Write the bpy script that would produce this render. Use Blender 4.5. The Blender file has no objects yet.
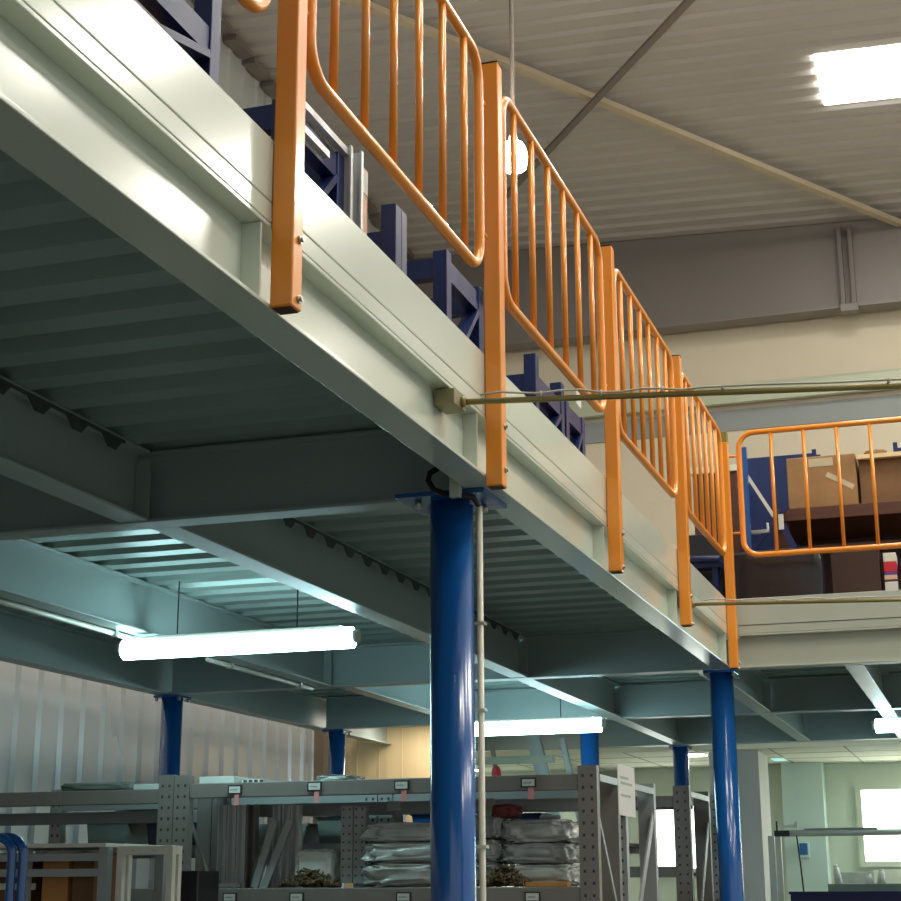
import bpy, bmesh, math, random
from mathutils import Vector, Matrix, noise
random.seed(7)
S = bpy.context.scene
C = S.collection
PI = math.pi

# ------------------------------------------------------------------ materials
def lin(c):
    return tuple(((v/255)/12.92 if v/255 <= .04045 else ((v/255+.055)/1.055)**2.4) for v in c) + (1.0,)

def mat(name, rgb, rough=.5, metal=0.0, var=.06, scale=6.0, bump=0.0, bscale=60.0, coat=0.0, stretch=(1, 1, 1), spec=.5, alpha=1.0, trans=0.0):
    m = bpy.data.materials.new(name); m.use_nodes = True
    nt = m.node_tree; b = nt.nodes['Principled BSDF']
    co = nt.nodes.new('ShaderNodeTexCoord'); mp = nt.nodes.new('ShaderNodeMapping'); mp.inputs['Scale'].default_value = stretch
    nt.links.new(co.outputs['Object'], mp.inputs['Vector'])
    nz = nt.nodes.new('ShaderNodeTexNoise'); nz.inputs['Scale'].default_value = scale; nz.inputs['Detail'].default_value = 5
    nt.links.new(mp.outputs[0], nz.inputs['Vector'])
    rp = nt.nodes.new('ShaderNodeValToRGB')
    c = lin(rgb)
    rp.color_ramp.elements[0].position = .3; rp.color_ramp.elements[1].position = .7
    rp.color_ramp.elements[0].color = tuple(v*(1-var) for v in c[:3]) + (1,)
    rp.color_ramp.elements[1].color = tuple(min(1, v*(1+var)) for v in c[:3]) + (1,)
    nt.links.new(nz.outputs['Fac'], rp.inputs['Fac']); nt.links.new(rp.outputs['Color'], b.inputs['Base Color'])
    mr = nt.nodes.new('ShaderNodeMapRange'); mr.inputs['To Min'].default_value = max(.02, rough-.06); mr.inputs['To Max'].default_value = min(1, rough+.06)
    nt.links.new(nz.outputs['Fac'], mr.inputs['Value']); nt.links.new(mr.outputs[0], b.inputs['Roughness'])
    b.inputs['Metallic'].default_value = metal; b.inputs['Coat Weight'].default_value = coat; b.inputs['Coat Roughness'].default_value = .12
    b.inputs['Specular IOR Level'].default_value = spec
    b.inputs['Transmission Weight'].default_value = trans; b.inputs['Alpha'].default_value = alpha
    if bump:
        n2 = nt.nodes.new('ShaderNodeTexNoise'); n2.inputs['Scale'].default_value = bscale; n2.inputs['Detail'].default_value = 4
        nt.links.new(mp.outputs[0], n2.inputs['Vector'])
        bp = nt.nodes.new('ShaderNodeBump'); bp.inputs['Strength'].default_value = bump; bp.inputs['Distance'].default_value = .01
        nt.links.new(n2.outputs['Fac'], bp.inputs['Height']); nt.links.new(bp.outputs[0], b.inputs['Normal'])
    return m

def glow(name, rgb, strength):
    m = bpy.data.materials.new(name); m.use_nodes = True
    b = m.node_tree.nodes['Principled BSDF']
    b.inputs['Base Color'].default_value = (.9, .9, .88, 1)
    b.inputs['Emission Color'].default_value = lin(rgb); b.inputs['Emission Strength'].default_value = strength
    return m

M = dict(
    pale=mat('pale_green_grey_paint', (202, 209, 193), .23, 0, .015, 1.5, coat=.5),
    pale2=mat('shaded_pale_paint', (178, 183, 168), .4, 0, .03, 1.5),  # edge-beam paint greyed in colour to stand in for the walkway's dimmer light
    joist=mat('grey_steel_paint', (162, 175, 173), .36, .1, .03, 2),
    deck=mat('galvanised_deck', (158, 174, 168), .38, .3, .05, 2),
    board=mat('floor_board', (150, 140, 120), .7, 0, .1, 5),
    orange=mat('orange_enamel', (240, 146, 36), .3, 0, .03, 5, coat=.4),
    orange_dark=mat('post_opening', (70, 36, 12), .7),
    blue=mat('blue_enamel', (18, 84, 152), .2, 0, .03, 4, coat=.5),
    navy=mat('navy_steel', (13, 36, 88), .4, 0, .12, 6),
    bolt=mat('zinc_bolt', (190, 188, 176), .3, .8, .05, 10),
    roof=mat('roof_sheet', (168, 164, 160), .5, .05, .05, .8, stretch=(.3, 1, 1)),
    girder=mat('girder_steel', (122, 116, 112), .5, .1, .05, 1),
    brace=mat('brace_steel', (176, 162, 138), .5, 0, .06, 4),
    brace_dark=mat('brace_dark_steel', (108, 100, 95), .5, 0, .06, 4),
    cream=mat('cream_wall', (204, 194, 172), .75, 0, .04, 1.5),
    bandgrey=mat('blue_grey_band', (136, 142, 142), .6, 0, .05, 2),
    bandgreen=mat('pale_green_pipe', (176, 182, 160), .4, 0, .05, 2),
    clad=mat('cladding_sheet', (178, 182, 182), .28, .15, .04, .8, .05, 3, stretch=(1, 1, .3)),
    beige=mat('beige_panel', (214, 190, 146), .6, 0, .07, 2, stretch=(6, 6, .3)),
    brown_trim=mat('brown_trim', (128, 112, 92), .7),
    floor=mat('floor_concrete', (100, 106, 102), .5, 0, .1, 2),
    labwall=mat('lab_wall_paint', (204, 210, 194), .7, 0, .03, 1),
    labpillar=mat('cyan_white_paint', (204, 224, 216), .6, 0, .03, 1),
    pillar=mat('grey_pillar_paint', (208, 202, 196), .7, 0, .03, 2),
    tile=mat('ceiling_tile', (226, 226, 204), .8, 0, .03, 8),
    seam=mat('ceiling_seam', (150, 150, 132), .7),
    rack=mat('rack_grey_paint', (132, 126, 119), .45, .1, .07, 8),
    racklt=mat('rack_light_paint', (166, 170, 168), .4, .15, .06, 8),
    hole=mat('dark_hole', (66, 66, 64), .8),
    shelf=mat('shelf_sheet', (84, 76, 70), .6, .1, .1, 6),
    steel=mat('bright_steel', (208, 212, 212), .3, .35, .1, 12, stretch=(8, 8, .5)),
    plastic=mat('plastic_film', (178, 182, 176), .2, 0, .15, 9, .6, 14, coat=.6),
    film=mat('clear_film', (214, 222, 212), .2, 0, .08, 9, .5, 12, coat=.5),
    plastic_dark=mat('grey_plastic_film', (150, 154, 150), .22, 0, .2, 9, .6, 14, coat=.6),
    brownbits=mat('rusty_brown', (96, 80, 54), .6, .2, .35, 30),
    white=mat('white_paint', (222, 220, 204), .45, 0, .04, 6),
    whiteboard=mat('white_board', (214, 220, 212), .5, 0, .04, 6),
    paper=mat('white_card', (216, 216, 208), .8, 0, .03, 20),
    ink=mat('printed_grey', (168, 174, 168), .8),
    closure=mat('foam_closure', (66, 76, 72), .8),
    frameblack=mat('black_holder', (40, 50, 46), .5),
    cream_board=mat('cream_board', (236, 208, 160), .6, 0, .05, 6),
    pink=mat('pink_tag', (222, 150, 146), .8, 0, .03, 10),
    green_tag=mat('pale_green_tag', (196, 222, 190), .8),
    card=mat('cardboard', (152, 116, 72), .7, 0, .14, 7, .1, 40),
    carddark=mat('brown_cardboard', (122, 88, 54), .7, 0, .14, 7),
    tape=mat('packing_tape', (196, 184, 154), .25, 0, .1, 10),
    wood=mat('dark_wood', (82, 46, 30), .5, 0, .2, 5, stretch=(1, 8, 8)),
    wooddk=mat('black_brown_panel', (62, 40, 32), .45, 0, .15, 4),
    black=mat('black_plastic', (26, 26, 30), .3, 0, .2, 8, .2, 20, coat=.2),
    red=mat('red_box', (196, 36, 54), .5),
    violet=mat('violet_box', (84, 62, 138), .5),
    maroon=mat('maroon_cloth', (112, 52, 50), .7, 0, .15, 12),
    orange_wood=mat('orange_board', (196, 140, 80), .6, 0, .12, 8),
    conduit=mat('cream_conduit', (206, 202, 184), .4, 0, .03, 5),
    pole=mat('brass_green_pole', (150, 136, 80), .35, .25, .08, 8),
    bracket=mat('olive_bracket', (128, 120, 84), .5, .1, .1, 10),
    cable=mat('grey_cable', (186, 180, 160), .5),
    blackcable=mat('black_cable', (22, 24, 24), .5),
    cap=mat('olive_cap', (140, 128, 62), .5),
    hookblue=mat('blue_device', (44, 108, 170), .4),
    greybench=mat('grey_bench', (112, 122, 114), .5, 0, .2, 5),
    blueline=mat('dark_blue_edge', (32, 30, 84), .5, 0, .08, 10),
    peach=mat('peach_card', (220, 184, 160), .7),
    tube=glow('fluorescent_glow', (200, 248, 255), 20.0),
    sky=glow('skylight_glow', (255, 251, 240), 23.0),
    bulb=glow('bulb_glow', (255, 240, 218), 230.0),
    win=glow('window_glow', (248, 255, 246), 5.0),
    labtube=glow('lab_panel_glow', (240, 255, 244), 22.0),
    labcyan=glow('lab_cyan_glow', (120, 220, 216), .8),
)

# ------------------------------------------------------------------ mesh builder
LOC = {}
class B:
    def __init__(s): s.bm = bmesh.new(); s.mi = 0
    def _done(s, faces):
        for f in faces: f.material_index = s.mi
    def box(s, x0, x1, y0, y1, z0, z1):
        v = [s.bm.verts.new((x, y, z)) for z in (z0, z1) for x, y in ((x0, y0), (x1, y0), (x1, y1), (x0, y1))]
        s._done([s.bm.faces.new([v[i] for i in q]) for q in ((3, 2, 1, 0), (4, 5, 6, 7), (0, 1, 5, 4), (1, 2, 6, 5), (2, 3, 7, 6), (3, 0, 4, 7))])
        return s
    def bar(s, a, b, w, h, up=(0, 0, 1)):
        a, b = Vector(a), Vector(b); d = (b-a).normalized(); u = Vector(up)
        sd = d.cross(u).normalized(); u = sd.cross(d).normalized()
        v = [s.bm.verts.new(p + sd*w/2*i + u*h/2*j) for p in (a, b) for i, j in ((-1, -1), (1, -1), (1, 1), (-1, 1))]
        s._done([s.bm.faces.new([v[i] for i in q]) for q in ((0, 1, 2, 3), (7, 6, 5, 4), (0, 4, 5, 1), (1, 5, 6, 2), (2, 6, 7, 3), (3, 7, 4, 0))])
        return s
    def tube(s, pts, r, seg=12, closed=False, r1=None):
        pts = [Vector(p) for p in pts]; n = len(pts); rings = []
        ref = None
        for i, p in enumerate(pts):
            if closed: d = (pts[(i+1) % n]-pts[i-1]).normalized()
            else: d = (pts[min(i+1, n-1)]-pts[max(i-1, 0)]).normalized()
            if ref is None:
                ref = Vector((0, 0, 1)) if abs(d.z) < .9 else Vector((1, 0, 0))
            a = d.cross(ref).normalized(); ref2 = a.cross(d).normalized(); ref = ref2
            rr = r if r1 is None else r+(r1-r)*i/(n-1)
            rings.append([s.bm.verts.new(p+a*math.cos(t)*rr+ref2*math.sin(t)*rr) for t in [2*PI*k/seg for k in range(seg)]])
        fs = []
        for i in range(n if closed else n-1):
            A, D = rings[i], rings[(i+1) % n]
            off = 0
            if closed and i == n-1:
                off = min(range(seg), key=lambda o: (A[0].co-D[o].co).length)
            for k in range(seg):
                fs.append(s.bm.faces.new((A[k], A[(k+1) % seg], D[(k+1+off) % seg], D[(k+off) % seg])))
        for f in fs: f.smooth = True
        if not closed:
            fs.append(s.bm.faces.new(rings[0][::-1])); fs.append(s.bm.faces.new(rings[-1]))
        s._done(fs)
        return s
    def cyl(s, a, b, r, seg=16): return s.tube([a, b], r, seg)
    def prism(s, prof, axis, a, b):
        # prof: closed 2-D polygon; axis 'x' -> (y,z) profile, 'y' -> (x,z), 'z' -> (x,y)
        def p3(p, t): return {'x': (t, p[0], p[1]), 'y': (p[0], t, p[1]), 'z': (p[0], p[1], t)}[axis]
        A = [s.bm.verts.new(p3(p, a)) for p in prof]; D = [s.bm.verts.new(p3(p, b)) for p in prof]
        n = len(prof); fs = [s.bm.faces.new(A), s.bm.faces.new(D[::-1])]
        for i in range(n): fs.append(s.bm.faces.new((A[i], D[i], D[(i+1) % n], A[(i+1) % n])))
        s._done(fs); return s
    def sheet(s, rows):
        vs = [[s.bm.verts.new(p) for p in r] for r in rows]
        s._done([s.bm.faces.new((vs[i][j], vs[i][j+1], vs[i+1][j+1], vs[i+1][j])) for i in range(len(vs)-1) for j in range(len(vs[0])-1)])
        return s
    def lump(s, c, size, seed=0, amp=.12, freq=3.0, sub=4, p=.55, base=None):
        r = bmesh.ops.create_icosphere(s.bm, subdivisions=sub, radius=1)
        c = Vector(c)
        for v in r['verts']:
            d = v.co.copy()
            q = Vector([math.copysign(abs(k)**p, k) for k in d])
            m = max(abs(k) for k in q)
            q = Vector((q.x*size[0]/2, q.y*size[1]/2, q.z*size[2]/2))*(.75+.25/m)
            nn = noise.noise(d*freq+Vector((seed*7.1, seed*3.3, 0)))+.5*noise.noise(d*freq*2.7+Vector((0, seed*5, 2)))
            q *= 1+amp*nn
            v.co = c+q
            if base is not None and v.co.z < base: v.co.z = base
        for f in {f for v in r['verts'] for f in v.link_faces}: f.smooth = True; f.material_index = s.mi
        return s
    def build(s, name, m, parent=None, loc=None, bevel=0.0, recalc=True):
        if recalc: bmesh.ops.recalc_face_normals(s.bm, faces=s.bm.faces[:])
        if parent is not None: off = LOC[parent.name]
        else: off = Vector(loc) if loc is not None else Vector((0, 0, 0))
        for v in s.bm.verts: v.co -= off
        me = bpy.data.meshes.new(name); s.bm.to_mesh(me); s.bm.free()
        for mm in (m if isinstance(m, (list, tuple)) else [m]): me.materials.append(mm)
        o = bpy.data.objects.new(name, me); C.objects.link(o)
        if parent is not None: o.parent = parent
        else: o.location = off
        LOC[o.name] = off
        if bevel:
            bv = o.modifiers.new('edge', 'BEVEL'); bv.width = bevel; bv.segments = 2; bv.limit_method = 'ANGLE'; bv.angle_limit = math.radians(40)
        return o

def tag(o, label, cat, group=None, kind='thing'):
    o['label'] = label; o['category'] = cat; o['kind'] = kind
    if group: o['group'] = group
    return o
def thing(name, loc, label, cat, group=None):
    o = bpy.data.objects.new(name, None); C.objects.link(o); o.location = loc; o.empty_display_size = .1
    LOC[o.name] = Vector(loc)
    return tag(o, label, cat, group)
def struct(o, label=None):
    o['kind'] = 'structure'
    if label: o['label'] = label
    return o
def dup(root, loc, label, group=None, rotz=None):
    r = root.copy(); C.objects.link(r); r.location = loc; r['label'] = label; LOC[r.name] = Vector(loc)
    if group: r['group'] = group
    if rotz is not None: r.rotation_euler = (0, 0, rotz)
    for ch in list(root.children):
        c = ch.copy(); C.objects.link(c); c.parent = r
        for g in list(ch.children):
            d = g.copy(); C.objects.link(d); d.parent = c
    return r

H = 2.733            # underside of the mezzanine beams
DT = 2.97            # top of the joists / underside of the deck
FT = 3.035           # top of the mezzanine floor

# ------------------------------------------------------------------ building shell
def roofz(x, y): return 8.6533-.04358*x-.07078*y
b = B(); b.box(-40, 40, -40, 40, -.1, 0); struct(b.build('floor', M['floor']))
# corrugated roof sheet, ribs running across the hall
rows = []
y = -9.0; prof = []
while y < 12.25:
    prof += [(y, 0), (y+.10, 0), (y+.125, .028), (y+.175, .028)]
    y += .20
prof.append((12.25, 0))
for x in (-4.12, 0, 4, 10):
    rows.append([(x, py, roofz(x, py)+dz) for py, dz in prof])
b = B(); b.sheet(rows); struct(b.build('ceiling', M['roof'], recalc=False), 'grey corrugated steel roof over the hall')
# skylight panel in the roof
def sky(x0, x1, y0, y1, name, label):
    b = B()
    lo = [(x, y, roofz(x, y)-.012) for x, y in ((x0, y0), (x1, y0), (x1, y1), (x0, y1))]
    v = [b.bm.verts.new(p) for p in lo]+[b.bm.verts.new((p[0], p[1], p[2]+.05)) for p in lo]
    for q in ((3, 2, 1, 0), (4, 5, 6, 7), (0, 1, 5, 4), (1, 2, 6, 5), (2, 3, 7, 6), (3, 0, 4, 7)): b.bm.faces.new([v[i] for i in q])
    return struct(b.build(name, M['sky']), label)
n = 0
for xs in (.43, 4.2, 8.0):
    for ys in (9.14, 6.7, 4.26, 1.82, -.6):
        n += 1
        sky(xs, xs+1.25, ys, ys+.74, 'window_%d' % n, 'bright white skylight panel in the corrugated roof' if n == 1 else 'skylight of the hall roof, outside the view')

# left wall: ribbed cladding sheets
prof = []
y = -9.0
while y < 9.83:
    prof += [(y, 0), (y+.17, 0), (y+.19, .025), (y+.225, .025)]
    y += .245
prof.append((9.85, 0))
b = B(); b.sheet([[(-4.1+dx, py, z) for py, dx in prof] for z in (0, 2.95)]); struct(b.build('wall_left', M['clad'], recalc=False), 'grey ribbed metal cladding wall behind the racks')
prof = []
y = -9.0
while y < 12.2:
    prof += [(y, 0), (y+.19, 0), (y+.21, .02), (y+.24, .02)]
    y += .26
prof.append((12.25, 0))
b = B(); b.sheet([[(-4.12+dx, py, (2.95 if k == 0 else roofz(-4.1, py)+.04)) for py, dx in prof] for k in (0, 1)]); struct(b.build('wall_left_upper', M['clad'], recalc=False), 'grey cladding wall above the mezzanine')
b = B()
for k in range(40):
    b.box(-4.1, -3.99, -2+k*.36, -2+k*.36+.3, roofz(-4.1, -2+k*.36)-.09, roofz(-4.1, -2+k*.36+.3)-.02)
struct(b.build('trim_1', M['brace_dark']), 'dark closure strip where wall meets roof')
# lower beige partition behind the columns
b = B(); b.box(-4.1, -2.9, 9.9, 9.98, 0, 2.95)
for k in range(6): b.box(-3.95+k*.2, -3.935+k*.2, 9.895, 9.905, 0, 2.9)
struct(b.build('wall_partition', M['beige']), 'beige plank partition under the mezzanine')
b = B(); b.box(-4.1, -4.0, 9.80, 9.92, 0, 2.95); struct(b.build('trim_2', M['brown_trim']), 'brown corner trim beside the beige partition')
# upper back wall with its bands
b = B(); b.box(-4.2, 10, 12.3, 12.5, 2.75, 8.9); struct(b.build('wall_back', M['cream']), 'cream upper wall beneath the roof girder')
b = B(); b.box(-4.0, 10, 12.285, 12.30, 5.84, 6.05); struct(b.build('trim_3', M['bandgrey']), 'blue grey band across the cream wall')
# white wall-band and green pipe
b = B(); b.prism([(12.18, 6.09), (12.25, 6.09), (12.25, 6.28), (12.2, 6.28), (12.18, 6.25)], 'x', -4.0, 10)
tag(b.build('cable_trunking', M['bandgreen'], loc=(0, 12.2, 6.1)), 'long pale green trunking running along the cream wall', 'trunking')

# roof girder: web, flange, stiffener
g = thing('roof_girder', (0, 12.1, 6.88), 'deep grey steel girder under the roof across the cream wall', 'girder')
b = B(); v = []
for x in (-4.05, 10): v += [(x, 12.1, 6.9), (x, 12.1, roofz(x, 12.1)-.005)]
b.sheet([[v[0], v[1]], [v[2], v[3]]]); b.sheet([[(p[0], 12.12, p[2]) for p in v[:2]], [(p[0], 12.12, p[2]) for p in v[2:]]]); b.build('web', M['girder'], g)
b = B(); b.box(-4.05, 10, 12.0, 12.22, 6.87, 6.895); b.build('bottom_flange', M['girder'], g)
b = B(); b.box(.305, .345, 12.0, 12.1, 6.9, 7.70); b.box(.405, .445, 12.0, 12.1, 6.9, 7.70); b.build('stiffener', M['brace_dark'], g)
b = B(); b.box(.29, .46, 11.97, 12.1, 6.82, 6.90); b.build('bracket', M['girder'], g, bevel=.01)

# roof bracing: flat light tube and two thin dark rods crossing it
def roofpt(x, y, off): return (x, y, roofz(x, y)-off)
b = B(); b.bar(roofpt(-3.4, 6.73, .1), roofpt(.90, 12.05, .1), .07, .05)
tag(b.build('roof_brace', M['brace'], loc=roofpt(-3.4, 6.73, .1)), 'long light beige brace tube slanting beneath the roof', 'roof brace')
b = B(); b.bar(roofpt(.5, 6.83, .19), roofpt(-2.8, 10.85, .19), .06, .02)
b.bar(roofpt(.5, 6.83, .172), roofpt(-2.8, 10.85, .172), .02, .05)
tag(b.build('roof_brace', M['brace_dark'], loc=roofpt(.5, 6.83, .19)), 'dark angle brace crossing the light beige brace under the roof', 'roof brace')

# ------------------------------------------------------------------ mezzanine floor
def deck(name, x0, x1, y0, y1, label):
    t = thing(name, ((x0+x1)/2, y0, DT), label, 'floor deck')
    pr = []; y = y0
    while y < y1-.2:
        pr += [(y, DT), (y+.09, DT), (y+.12, DT+.045), (y+.17, DT+.045)]
        y += .205
    pr += [(y, DT), (y1, DT)]
    b = B(); b.sheet([[(x, p[0], p[1]) for p in pr] for x in (x0, x1)]); b.build('corrugated_sheet', M['deck'], t, recalc=False)
    b = B(); b.box(x0, x1, y0, y1, DT+.046, FT); b.build('floor_board', M['board'], t)
    return t
deck('mezzanine_deck', -3.52, -.045, -3.2, 6.0, 'corrugated galvanised deck over the long left mezzanine')
deck('walkway_deck', -3.52, 3.2, 6.03, 10.9, 'corrugated deck of the walkway beyond the corner column')

def beam_parts(t, axis, c, a, bnd, w=.10, z0=H, z1=DT, m='joist', web=.008, tf=.010):
    # an I beam along an axis, centred on c in the other horizontal one
    def bx(bb, p0, p1, q0, q1):
        if axis == 'y': bb.box(p0, p1, a, bnd, q0, q1)
        else: bb.box(a, bnd, p0, p1, q0, q1)
    b = B(); bx(b, c-web/2, c+web/2, z0+tf, z1-tf); b.build('web', M[m], t)
    b = B(); bx(b, c-w/2, c+w/2, z0, z0+tf); b.build('bottom_flange', M[m], t, bevel=.002)
    b = B(); bx(b, c-w/2, c+w/2, z1-tf, z1); b.build('top_flange', M[m], t, bevel=.002)

# the long edge beam (X = 0 is its outer face)
t = thing('steel_edge_beam', (-.05, -3.2, H), 'long pale edge beam carrying the orange posts', 'beam')
beam_parts(t, 'y', -.05, -3.2, 6.0, .10, H, 2.917, 'pale')
for yy in (-.035, 1.42, 3.0, 4.45, 5.86):
    b = B(); b.box(-.046, -.004, yy, yy+.008, H+.0105, 2.906); b.build('stiffener', M['pale'], t)
t = thing('kick_plate', (-.01, -3.2, 2.918), 'tall pale kick plate above the long edge beam', 'kick plate')
b = B(); b.box(-.02, .0, -3.2, 6.0, 2.965, 3.105); b.build('plate', M['pale'], t, bevel=.003)
b = B(); b.box(-.03, .0, -3.2, 6.0, 2.919, 2.9625); b.build('edge_angle', M['pale'], t, bevel=.002)
# the walkway edge beam, at right angles
t = thing('steel_edge_beam', (.1, 6.05, H), 'pale edge beam under the walkway right of the corner post', 'beam')
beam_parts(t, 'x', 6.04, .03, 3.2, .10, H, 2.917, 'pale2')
t = thing('kick_plate', (.1, 6.0, 2.918), 'pale kick plate along the walkway under the right railing', 'kick plate')
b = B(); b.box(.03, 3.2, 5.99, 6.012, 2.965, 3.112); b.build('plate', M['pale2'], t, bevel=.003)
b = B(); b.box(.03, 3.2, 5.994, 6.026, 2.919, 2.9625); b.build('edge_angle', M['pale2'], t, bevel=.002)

# cross beams
for (c, x0, x1, lab) in ((1.745, -3.42, -.102, 'grey cross beam joining the nearest blue column'),
                         (6.04, -3.42, -.102, 'grey cross beam joining the corner column, second from the camera'),
                         (8.47, -3.42, 3.2, 'grey cross beam behind the second fluorescent lamp'),
                         (10.85, -3.42, 3.2, 'farthest grey cross beam in front of the tiled ceiling')):
    t = thing('steel_cross_beam', (x0, c, H), lab, 'beam', 'cross beams under the mezzanine')
    beam_parts(t, 'x', c, x0, x1, .095)
# joists along the mezzanine
def joist(c, a, e, lab, m='joist', clip=True, closure=0.0):
    t = thing('steel_joist', (c, a, H), lab, 'joist', 'joists under the deck')
    beam_parts(t, 'y', c, a, e, .10, H+.002, DT-.001, m)
    if clip:
        for yy in (a+.002, e-.012):
            b = B(); b.box(c+.006, c+.055, yy, yy+.010, H+.0125, H+.20); b.build('end_plate', M[m], t)
    if closure:
        b = B(); y = closure; pr = []; ys = []
        while y < min(e-.2, 7):
            if y > a+.08: pr += [(y-.02, DT-.022), (y+.02, DT-.055), (y+.065, DT-.055), (y+.1, DT-.022)]; ys.append(y)
            y += .205
        pr += [(ys[-1]+.12, DT-.022), (ys[-1]+.12, DT-.012), (ys[0]-.04, DT-.012), (ys[0]-.04, DT-.022)]
        b.prism(pr, 'x', c+.0502, c+.0545)
        b.build('closure_strip', M['closure'], t)
    return t
joist(-1.25, -3.2, 1.69, 'dark grey joist in the left bay before the first cross beam', closure=-3.2+.09)
joist(-1.2, 1.80, 5.985, 'grey joist between the hanging lamp and the nearest blue column', closure=-3.2+.09)
joist(-2.4, 1.80, 5.985, 'brightly lit grey joist behind the left end of the hanging lamp')
joist(-2.45, -3.2, 1.69, 'shaded joist at the far left before the first cross beam')
joist(-1.2, 6.095, 8.415, 'grey joist with bright underside above the second fluorescent lamp')
joist(-2.3, 6.095, 8.415, 'grey joist left of the nearest column in the far bay')
joist(-1.2, 8.525, 10.79, 'grey joist in the last bay ending near the far column')
joist(-.16, 6.10, 8.415, 'grey joist running back from the corner column')
joist(-.16, 8.525, 10.79, 'grey joist in the last bay behind the corner column')
joist(.64, 6.095, 8.415, 'pale joist under the walkway beside the rightmost lamp')
joist(.64, 8.525, 10.79, 'short pale joist beyond the rightmost lamp')
t = thing('steel_edge_beam', (-3.48, -3.2, H), 'grey edge beam along the cladding wall', 'beam')
beam_parts(t, 'y', -3.48, -3.2, 10.85, .10, H, DT-.001)
# a bright pipe along the far flange of the lit joist
for (y0, y1, lab) in ((2.0, 3.85, 'thin white conduit under the lit joist left of the lamp'), (4.6, 5.95, 'thin white conduit under the lit joist right of the lamp')):
    t = thing('conduit_pipe', (-2.455, y0, H-.013), lab, 'conduit')
    b = B(); b.tube([(-2.455, y0, H-.014), (-2.455, y1, H-.014)], .012, 10); b.build('pipe', M['conduit'], t)
    for yy in (y0+.25, y1-.2):
        b = B(); b.box(-2.472, -2.438, yy, yy+.025, H-.028, H-.0005); b.build('clip', M['bolt'], t)

# ------------------------------------------------------------------ columns
def column(name, x, y, r, label, group='blue columns under the mezzanine', top=H, cw=.14):
    t = thing(name, (x, y, 0), label, 'column', group)
    b = B(); b.cyl((x, y, .015), (x, y, top-.014), r, 40); b.build('shaft', M['blue'], t)
    b = B(); b.box(x-cw, x+cw, y-min(cw, .12), y+min(cw, .12), top-.014, top-.0005); b.build('cap_plate', M['blue'], t, bevel=.002)
    b = B(); b.box(x-.15, x+.15, y-.15, y+.15, 0, .015); b.build('base_plate', M['blue'], t)
    for sx in (-1, 1):
        for sy in (-1, 1):
            b = B(); b.tube([(x+sx*(cw-.055 if cw > .1 else cw-.008), y+sy*.06, top-.034), (x+sx*(cw-.055 if cw > .1 else cw-.008), y+sy*.06, top-.014)], .011, 6)
            b.build('bolt', M['bolt'], t)
    return t
c0 = column('support_column', -.180, 1.72, .0655, 'big glossy blue column nearest the camera')
c1 = column('support_column', -.075, 6.1, .0655, 'blue column under the corner where the walkway begins', cw=.085)
dup(c1, (-3.46, 6.12, 0), 'blue column standing against the grey cladding wall')
dup(c1, (-3.37, 8.56, 0), 'short visible blue column before the beige partition')
dup(c1, (-1.40, 8.47, 0), 'blue column brightly lit beside the second fluorescent lamp')
dup(c1, (-1.2, 10.9, 0), 'farthest blue column in front of the tiled ceiling')
# conduit and cable at the nearest column
t = thing('conduit_pipe', (-.067, 1.64, 0), 'cream conduit running down beside the nearest blue column', 'conduit')
b = B(); b.tube([(-.067, 1.64, .02), (-.067, 1.64, 2.685)], .0095, 12); b.build('pipe', M['conduit'], t)
for zz in (2.33, 2.08, 1.7):
    b = B(); b.box(-.081, -.053, 1.628, 1.66, zz, zz+.009); b.build('clip', M['bolt'], t)
b = B(); b.tube([(-.067, 1.64, 2.686), (-.075, 1.60, 2.704), (-.11, 1.582, 2.707), (-.15, 1.58, 2.713), (-.19, 1.58, 2.732), (-.207, 1.58, 2.76), (-.203, 1.585, 2.785), (-.18, 1.60, 2.802), (-.15, 1.63, 2.808)], .009, 10)
tag(b.build('electrical_cable', M['blackcable'], loc=(-.078, 1.66, 2.69)), 'black cable looping above the nearest blue column', 'cable')
b = B(); b.box(-.135, -.102, 1.56, 1.585, 2.70, 2.80); tag(b.build('junction_box', M['pale'], loc=(-.12, 1.57, 2.7), bevel=.002), 'small pale junction box above the nearest column cap', 'junction box')

# ------------------------------------------------------------------ railing
PW = .05
def post(y, z0, z1, label, cap=False, x=.0012, ct=None):
    t = thing('railing_post', (x+PW/2, y, z0), label, 'post', 'orange railing posts')
    b = B(); w = .004
    b.prism([(x, y), (x+PW, y), (x+PW, y+PW), (x, y+PW)], 'z', z0+.002, z1)
    b.build('tube', M['orange'], t, bevel=.004)
    b = B(); b.box(x+.005, x+PW-.005, y+.005, y+PW-.005, z0, z0+.004); b.build('open_end', M['orange_dark'], t)
    for zz in (H+.022, 2.885):
        b = B(); b.tube([(x+PW, y+PW*.62, zz), (x+PW+.005, y+PW*.62, zz)], .009, 12); b.tube([(x+PW+.005, y+PW*.62, zz), (x+PW+.010, y+PW*.62, zz)], .0055, 6)
        b.build('bolt', M['bolt'], t)
    b = B(); b.box(x-.001, x+PW+.001, y-.001, y+PW+.001, z1, z1+(.06 if cap else .004)); b.build('cap', M['cap' if cap else 'black'], t, bevel=.003)
    return t
PY = [.005, 1.485, 3.04, 4.49, 5.90]
post(PY[0], 2.731, 4.045, 'largest orange post at the left, bolted to the edge beam')
post(PY[1], 2.702, 4.045, 'orange post directly above the nearest blue column')
post(PY[2], 2.734, 4.045, 'third orange post along the long edge')
post(PY[3], 2.745, 4.045, 'fourth orange post, just before the corner')
post(PY[4], 2.722, 3.985, 'orange corner post with olive cap above the corner column', cap=True)

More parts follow.
